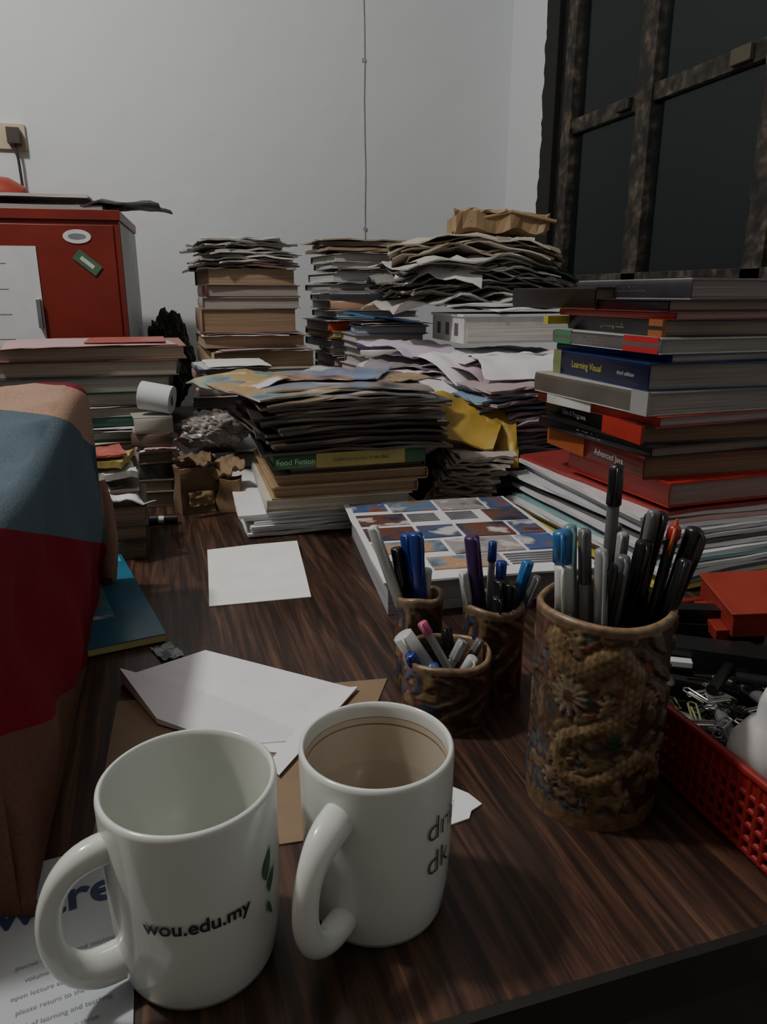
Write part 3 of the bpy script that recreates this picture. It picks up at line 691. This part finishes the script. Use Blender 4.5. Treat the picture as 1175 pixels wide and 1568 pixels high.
for k in range(14):
    c=r5.choice([(.5,.5,.48),(.3,.3,.3),(.6,.6,.58),(.2,.12,.1),(.55,.52,.45),(.12,.12,.12)])
    mb.flex(.195+r5.uniform(-.02,.02),1.71,h,.18+r5.uniform(-.03,.02),.20,.0036,r5.uniform(-14,14),cov(c,.3),seed=k*.2,amp=.006,edge=pages(mul(c,1.1)),curlx=-.004); h+=.0045
mb.obj('tall_book_stack')
mb=MB(); r5=random.Random(34)
items=[]
cc=[(.5,.5,.5),(.12,.12,.12),(.62,.62,.62),(.1,.1,.12),(.55,.52,.5),(.08,.09,.1),(.5,.5,.52),(.3,.05,.1),(.08,.08,.08),(.55,.5,.45),(.3,.3,.32),(.6,.45,.05),(.5,.05,.04),(.2,.35,.45),(.5,.3,.2),(.5,.5,.5),(.3,.3,.3),(.55,.6,.62),(.2,.22,.22),(.5,.48,.44)]
for k,c in enumerate(cc):
    th=.0125+.0085*r5.random(); items.append((th,.18+r5.uniform(-.03,.02),.20,r5.choice('BBF') ,cov(c),pages(mul((.62,.6,.57),r5.uniform(.7,1.1))),r5.uniform(-.008,.014)- (.004 if k<8 else 0),-.03 if k<8 else 0))
h=seq(mb,.375,1.66,.0003,items,jr=8,rnd=r5,mess=.5)
mb.flex(.47,1.76,h,.19,.2,.006,3,cov((.4,.32,.2)),seed=3,amp=.003); mb.flex(.47,1.76,h+.008,.18,.19,.010,-5,cov((.12,.1,.08)),edge=pages((.3,.25,.2)),seed=5,amp=.003); mb.flex(.46,1.75,h+.02,.2,.19,.003,4,cov((.42,.35,.24)),seed=6,amp=.004)
mb.obj('mixed_book_stack')
# coloured folders between the rear stacks
mb=MB(); r5=random.Random(45)
cf=[(.5,.5,.5),(.3,.3,.32),(.62,.6,.6),(.2,.2,.22),(.5,.45,.45),(.6,.6,.62),(.35,.3,.35),(.6,.6,.6),(.12,.12,.14),(.55,.5,.55),(.5,.5,.52),(.62,.6,.6),(.10,.07,.18),(.4,.4,.42),(.06,.16,.40)]
h=seq(mb,.40,1.475,.0003,[(.0135+.004*r5.random(),.15,.125,r5.choice('BF'),cov(c),pages(mul((.6,.58,.56),r5.uniform(.6,1.1))),r5.uniform(-.01,.02)) for c in cf],jr=9,rnd=r5,mess=.3)
mb.flex(.465,1.53,h+.006,.16,.12,.002,-14,mat((.07,.20,.50),.35),seed=4,amp=.006,ry=6)
mb.obj('document_folder_stack')
# heaps of loose papers: rear pile, sheets and pamphlets
mb=MB(); r5=random.Random(35)
h=.012;k=0
while h<.206:
    c=r5.choice([(.62,.60,.60),(.7,.68,.68),(.40,.33,.36),(.55,.52,.55),(.22,.22,.25),(.6,.5,.5),(.36,.32,.36)])
    mb.flex(.645+r5.uniform(-.03,.03)-.02*(h<.1),1.34+r5.uniform(-.03,.0)-.01,h,.27+r5.uniform(-.05,.03),.24,.0035,r5.uniform(-16,16),paper(c),seed=k*.17,amp=.012,curlx=-.008,edge=pages(mul(c,1.05)),wob=.008); h+=.0052;k+=1
zb=h+.010
for k in range(22):
    c=r5.choice([(.72,.7,.74),(.78,.78,.8),(.6,.52,.58),(.45,.35,.42),(.7,.62,.66),(.3,.28,.3)])
    mb.flex(.465+r5.uniform(-.03,.03),1.31+r5.uniform(-.05,.03),.016+.0084*k,.15,.19,.003,r5.uniform(-30,30),paper(c),seed=k*.25,amp=.010,curlx=-.006,edge=pages(c),wob=.005,droopf=.008 if k>12 else 0)
for (x,y,z,w,l,ro,dr,c) in [(.50,1.25,.205,.12,.18,20,.04,(.75,.75,.78)),(.60,1.17,.206,.16,.16,-8,.03,(.78,.78,.82)),(.72,1.16,.202,.15,.15,6,.035,(.66,.60,.66)),(.54,1.21,.190,.13,.15,30,.04,(.62,.50,.58)),(.66,1.18,.19,.14,.16,-15,.04,(.7,.7,.72)),(.47,1.24,.178,.13,.16,-20,.03,(.68,.66,.7)),(.455,1.34,.222,.13,.15,20,.02,(.62,.55,.66))]:
    mb.flex(x,y,z,w,l,.0015,ro,paper(c),seed=x*9,amp=.008,droopf=dr,wob=.004,nx=14,ny=12)
for k in range(30):
    c=r5.choice([(.36,.30,.36),(.42,.38,.42),(.55,.5,.55),(.25,.22,.27),(.22,.32,.44),(.45,.36,.38),(.6,.58,.6)])
    mb.flex(.570+r5.uniform(-.014,.016)-.014*math.sin(k*.3),1.125+r5.uniform(-.01,.01),.009+.0055*k,.15+r5.uniform(-.015,.015),.16,.0042,r5.uniform(-15,15),paper(c),seed=k*.2,amp=.006,wob=.005,edge=pages(mul(c,1.1)),curlx=-.005)
mb.obj('loose_paper_pile')
mb=MB()
Wb=mat((.62,.62,.62),.5); 
M=TOP(.525,1.235,zb+.006,-3)
mb.box(0,.25,0,.18,0,.046,Wb,M); mb.box(-.003,.253,-.003,.183,.046,.050,paper((.7,.7,.7)),M); 
for k in range(3): mb.box(-.0006,0,.03+.05*k,.05+.05*k,.012,.034,mat((.12,.12,.12),.6),M)
mb.box(.006,.245,-.0012,0,.004,.030,pages((.66,.64,.6)),M)
mb.obj('white_archive_box',bevel=.001)
mb=MB(); r5=random.Random(36); h=zb+.066
x,y=.605,1.42
mb.flex(.69,1.34,h,.24,.2,.002,8,paper((.72,.74,.78)),seed=9,amp=.010,droopf=.006); mb.flex(.65,1.345,h+.005,.26,.2,.003,-6,paper((.6,.6,.6)),seed=19,amp=.008); h+=.012
for k in range(19):
    c=r5.choice([(.4,.38,.35),(.2,.19,.18),(.5,.48,.45),(.07,.07,.07),(.33,.29,.24),(.55,.56,.55),(.12,.12,.12)])
    mb.flex(x+r5.uniform(-.03,.03),y+r5.uniform(-.015,.015),h,.31+r5.uniform(-.07,.03),.23,.0030,-8+r5.uniform(-12,12),paper(c),seed=k*.09,amp=.020,curlx=-.012,edge=pages(c),wob=.006,nx=16); h+=.0041
mb.flex(.53,1.37,h-.004,.16,.14,.0015,-25,paper((.7,.7,.7)),seed=340,amp=.016,droopf=.035,curlx=-.02)
mb.flex(.66,1.40,h+.003,.28,.2,.004,-14,cov((.02,.03,.028),.15),seed=330,amp=.026,curlx=-.03,droopf=.025); h+=.007
for k in range(6):
    c=[(.42,.36,.28),(.3,.26,.2),(.5,.46,.4)][k%3]
    mb.flex(x+.02+r5.uniform(-.03,.03),y+.01,h+.004,.30,.21,.0028,-10+r5.uniform(-12,12),paper(c),seed=k*.15,amp=.018,curlx=-.020,edge=pages(c),nx=16); h+=.0042
mb.obj('newspaper_pile')
mb=MB(); KP=mat((.33,.22,.12),.6,'paper',.2,20)
mb.flex(.675,1.44,h+.018,.18,.13,.030,-14,KP,seed=400,amp=.014,wob=.014,nx=14,ny=10); mb.flex(.64,1.44,h+.050,.10,.11,.006,-24,mat((.40,.28,.16),.6,'paper',.2,20),seed=402,amp=.014,wob=.012)
mb.flex(.74,1.41,h+.034,.06,.10,.012,-30,mat((.28,.18,.10),.6,'paper',.2,20),seed=404,amp=.010,wob=.012)
mb.tube([(.60,1.395,h+.036),(.675,1.37,h+.052),(.755,1.345,h+.034)],.0035,KP,8)
mb.obj('kraft_paper_parcel')
mb=MB(); YE=mat((.42,.28,.05),.45,'paper',.2,20)
mb.flex(.452,1.06,.120,.12,.12,.003,-30,YE,seed=700,amp=.014,rx=24,ry=14,wob=.004,curlx=.01)
mb.flex(.50,1.02,.095,.05,.10,.002,-20,YE,seed=704,amp=.014,rx=40,wob=.004); mb.obj('yellow_envelope')
mb=MB(); r5=random.Random(39)
for k in range(15):
    mb.flex(.432+.002*k,1.030-.001*k,.003+.0056*k,.085,.12,.004,-28+r5.uniform(-8,8)+k*1.2,paper(r5.choice([(.45,.40,.36),(.5,.46,.42),(.35,.3,.28),(.6,.57,.54)])),seed=k*.3,amp=.006,wob=.004,edge=pages((.42,.38,.34)))
mb.obj('leaflet_stack')
mb=MB(); CB=mat((.25,.165,.09),.7,'paper',.2,30); CB2=mat((.17,.11,.062),.7,'paper',.2,30)
def dented(x0,y0,z0,w,d,hh_,rot,m,seed):
    n=10; M=TOP(x0,y0,z0,rot)
    def P3(u,v,t):
        q=Vector((u*w,v*d,t*hh_)); k=.008
        return q+Vector((k*noise.noise(q*28+Vector((seed,0,0))),k*noise.noise(q*28+Vector((0,seed,0))),(k*noise.noise(q*28+Vector((0,0,seed))) if t>0.05 else 0)))
    for face in range(5):
        vs=[]
        for i in range(n+1):
            for j in range(n+1):
                a,b=i/n,j/n
                vs.append([P3(a,0,b),P3(a,1,b),P3(0,a,b),P3(1,a,b),P3(a,b,1)][face])
        mb.add(vs,[(i*(n+1)+j,(i+1)*(n+1)+j,(i+1)*(n+1)+j+1,i*(n+1)+j+1) for i in range(n) for j in range(n)],m,False,M)
dented(.022,1.075,.0005,.052,.045,.066,12,CB2,3); dented(.076,1.075,.0005,.030,.04,.050,-12,CB,8)
mb.flex(.088,1.10,.062,.05,.045,.004,15,CB,seed=12,amp=.016,rx=8,ry=-14,wob=.008); mb.flex(.045,1.095,.078,.05,.045,.003,-20,CB2,seed=17,amp=.014,wob=.008)
mb.flex(.05,1.060,.028,.035,.02,.003,10,CB,seed=14,amp=.006,rx=80)
mb.obj('crumpled_cardboard_box')
def crumpled(name,c,R,m,seed,sq=(1,1,.6)):
    mb=MB(); n=36;vs=[]
    for j in range(n+1):
        for k in range(2*n):
            th=math.pi*j/n;ph=math.pi*k/n;d=Vector((math.sin(th)*math.cos(ph),math.sin(th)*math.sin(ph),math.cos(th)))
            q=R*(1+.28*noise.noise(d*2.1+Vector((seed,0,0)))+.26*abs(noise.noise(d*4.3+Vector((0,seed,0))))+.12*abs(noise.noise(d*10+Vector((0,0,seed)))))
            vs.append(Vector(c)+Vector((d.x*q*sq[0],d.y*q*sq[1],d.z*q*sq[2])))
    zmin=min(v.z for v in vs)
    vs=[Vector((v.x,v.y,v.z-zmin+c[2]-R*sq[2])) for v in vs]
    N=2*n
    fs=[(j*N+k,j*N+(k+1)%N,(j+1)*N+(k+1)%N,(j+1)*N+k) for j in range(n) for k in range(N)]
    mb.add(vs,fs,m,False); return mb.obj(name)
mb=MB(); r5=random.Random(51)
seq(mb,.032,1.205,.0003,[(.02,.085,.07,'L',cov((.2,.18,.16)),pages((.35,.3,.25))),(.022,.08,.07,'F',cov((.3,.25,.2)),pages((.35,.3,.25))),(.018,.085,.07,'L',cov((.12,.1,.1)),pages((.3,.28,.25)))],jr=5,rnd=r5)
seq(mb,-.040,1.13,.0003,[(.018+.006*r5.random(),.055,.055,r5.choice('LFB'),cov(c),pages(mul((.4,.35,.28),r5.uniform(.5,1.1)))) for c in [(.12,.1,.08),(.3,.25,.2),(.06,.06,.06),(.35,.3,.25),(.15,.1,.08),(.45,.43,.4)]],jr=9,rnd=r5,mess=.4)
mb.obj('pocket_book_stack')
crumpled('plastic_bag',(.084,1.238,.063+.028),.046,mat((.42,.38,.37),.3,'paper',.3,40),4,(1.1,.65,.60))
mb=MB(); mb.tube([(-.022,1.168,.166),(.022,1.153,.158)],.021,paper((.6,.63,.68)),24); mb.tube([(.0222,1.153,.158),(.0225,1.153,.158)],.009,CB2,16)
mb.obj('paper_roll')
mb=MB(); mb.tube([(-.06,1.045,.0075),(-.012,1.040,.0075)],.007,blkp,14); mb.tube([(-.012,1.040,.0075),(-.004,1.039,.0075)],.005,P['wht'],12); mb.tube([(-.004,1.039,.0075),(.014,1.037,.0075)],.0065,blkp,12)
mb.obj('black_marker')
mb=MB(); r5=random.Random(41)
h=seq(mb,-.112,.90,.0003,[(.022,.09,.12,'L',cov((.08,.06,.05)),pages((.2,.15,.1))),(.02,.085,.12,'L',cov((.12,.08,.05)),pages((.25,.18,.12))),(.022,.09,.12,'L',cov((.2,.15,.1)),pages((.3,.2,.14))),(.02,.08,.12,'L',cov((.1,.08,.07)),pages((.2,.15,.1)))],jr=5,rnd=r5)
mb.flex(-.062,.94,h-.004,.07,.11,.0015,20,paper((.75,.75,.78)),seed=801,amp=.016,ry=26); mb.flex(-.070,.955,h+.026,.06,.07,.008,-12,cov((.45,.36,.12)),seed=803,amp=.004); mb.flex(-.070,.955,h+.037,.05,.06,.003,10,cov((.45,.1,.08)),seed=805,amp=.004); mb.flex(-.070,.955,h+.012,.07,.08,.008,8,paper((.6,.6,.58)),seed=807,amp=.006)
mb.obj('small_notebook_pile')
crumpled('black_bag',(.045,2.08,.11+.001),.075,mat((.03,.028,.027),.5,'paper',.3,30),9,(.7,.7,1.45))
# ------------------------------------------------------------------ red cabinet
cb=empty('red_metal_cabinet',(0,0,DZ))
RC=mat((.19,.020,.013),.38,'plain',.2,12); M=TOP(-.605,1.80,0,-4)
mb=MB(); W,D,Hc=.56,.38,.478
mb.box(0,W,0,D,.002,Hc-.02,RC,M); mb.box(-.004,W+.004,-.006,D+.004,Hc-.02,Hc,RC,M)
mb.box(.01,W-.012,-.004,0,.02,Hc-.03,RC,M)
mb.box(W,W+.0015,.01,D-.005,.02,Hc-.025,mat((.50,.50,.49),.5),M)
mb.box(W-.178,W-.170,-.022,-.004,.24,.30,P['sil'],M)
mb.obj('body',cb,bevel=.003)
mb=MB()
mb.box(W-.38,W-.168,-.0065,-.004,.05,.405,paper((.60,.62,.66)),M)
for k in range(14): mb.box(W-.35,W-.23-.03*((k*7)%3),-.0072,-.0065,.37-.017*k,.3715-.017*k,mat((.25,.25,.28),.5),M)
mb.add([(W-.085+.028*math.cos(t*math.pi/12),-.0062,.425+.014*math.sin(t*math.pi/12)) for t in range(24)],[tuple(range(24))],mat((.65,.65,.65),.4),False,M)
mb.add([(W-.085+.018*math.cos(t*math.pi/12),-.0066,.425+.006*math.sin(t*math.pi/12)) for t in range(24)],[tuple(range(24))],mat((.2,.22,.25),.4),False,M)
Q=M@Matrix.Translation((W-.068,-.0065,.372))@Matrix.Rotation(rad(40),4,'Y')
mb.box(-.030,.026,-.001,0,-.012,.012,mat((.07,.16,.10),.4),Q); mb.box(-.018,.014,-.0015,-.001,-.004,.004,mat((.6,.6,.55),.4),Q)
mb.obj('stickers_and_notice',cb)
mb=MB(); mb.flex(-.33,1.925,Hc+.003,.52,.20,.010,-4,cov((.20,.19,.18),.5),edge=pages((.35,.33,.32)),seed=901,amp=.002); mb.flex(-.03,1.87,Hc+.018,.17,.16,.004,-14,cov((.03,.03,.03),.5),seed=903,amp=.010,curlx=-.004); mb.flex(-.30,1.91,Hc+.028,.40,.18,.006,-3,cov((.36,.35,.34),.5),edge=pages((.5,.48,.46)),seed=905,amp=.003)
mb.obj('folders_on_cabinet')
mb=MB(); mb.tube([(-.55,2.10,Hc+.052),(-.34,2.09,Hc+.052),(-.30,2.088,Hc+.050),(-.27,2.086,Hc+.042),(-.25,2.085,Hc+.03)],[.050,.050,.047,.036,.012],mat((.33,.05,.03),.4),24); mb.box(-.50,-.42,2.08,2.11,Hc+.095,Hc+.108,mat((.33,.05,.03),.4))
mb.obj('red_carrying_case',bevel=.001)
# ------------------------------------------------------------------ light, world, camera
def pt(name,loc,e,r,c):
    l=bpy.data.lights.new(name,'POINT'); l.energy=e; l.shadow_soft_size=r; l.color=c
    o=bpy.data.objects.new(name,l); o.location=loc; bpy.context.scene.collection.objects.link(o); return o
pt('ceiling_lamp_light',(-.80,.85,2.50),73,.07,(1,.965,.91))
w=bpy.data.worlds.new('night'); bpy.context.scene.world=w; w.use_nodes=True
bg=w.node_tree.nodes['Background']; bg.inputs[0].default_value=(.02,.03,.033,1); bg.inputs[1].default_value=.4
cam=bpy.data.cameras.new('camera'); co=bpy.data.objects.new('camera',cam); bpy.context.scene.collection.objects.link(co)
co.location=(0,0,DZ+.312); co.rotation_euler=(rad(90-16.5),0,-YAW)
cam.sensor_fit='VERTICAL'; cam.sensor_height=36; cam.sensor_width=36; cam.lens=26.01; cam.clip_start=.01
bpy.context.scene.camera=co
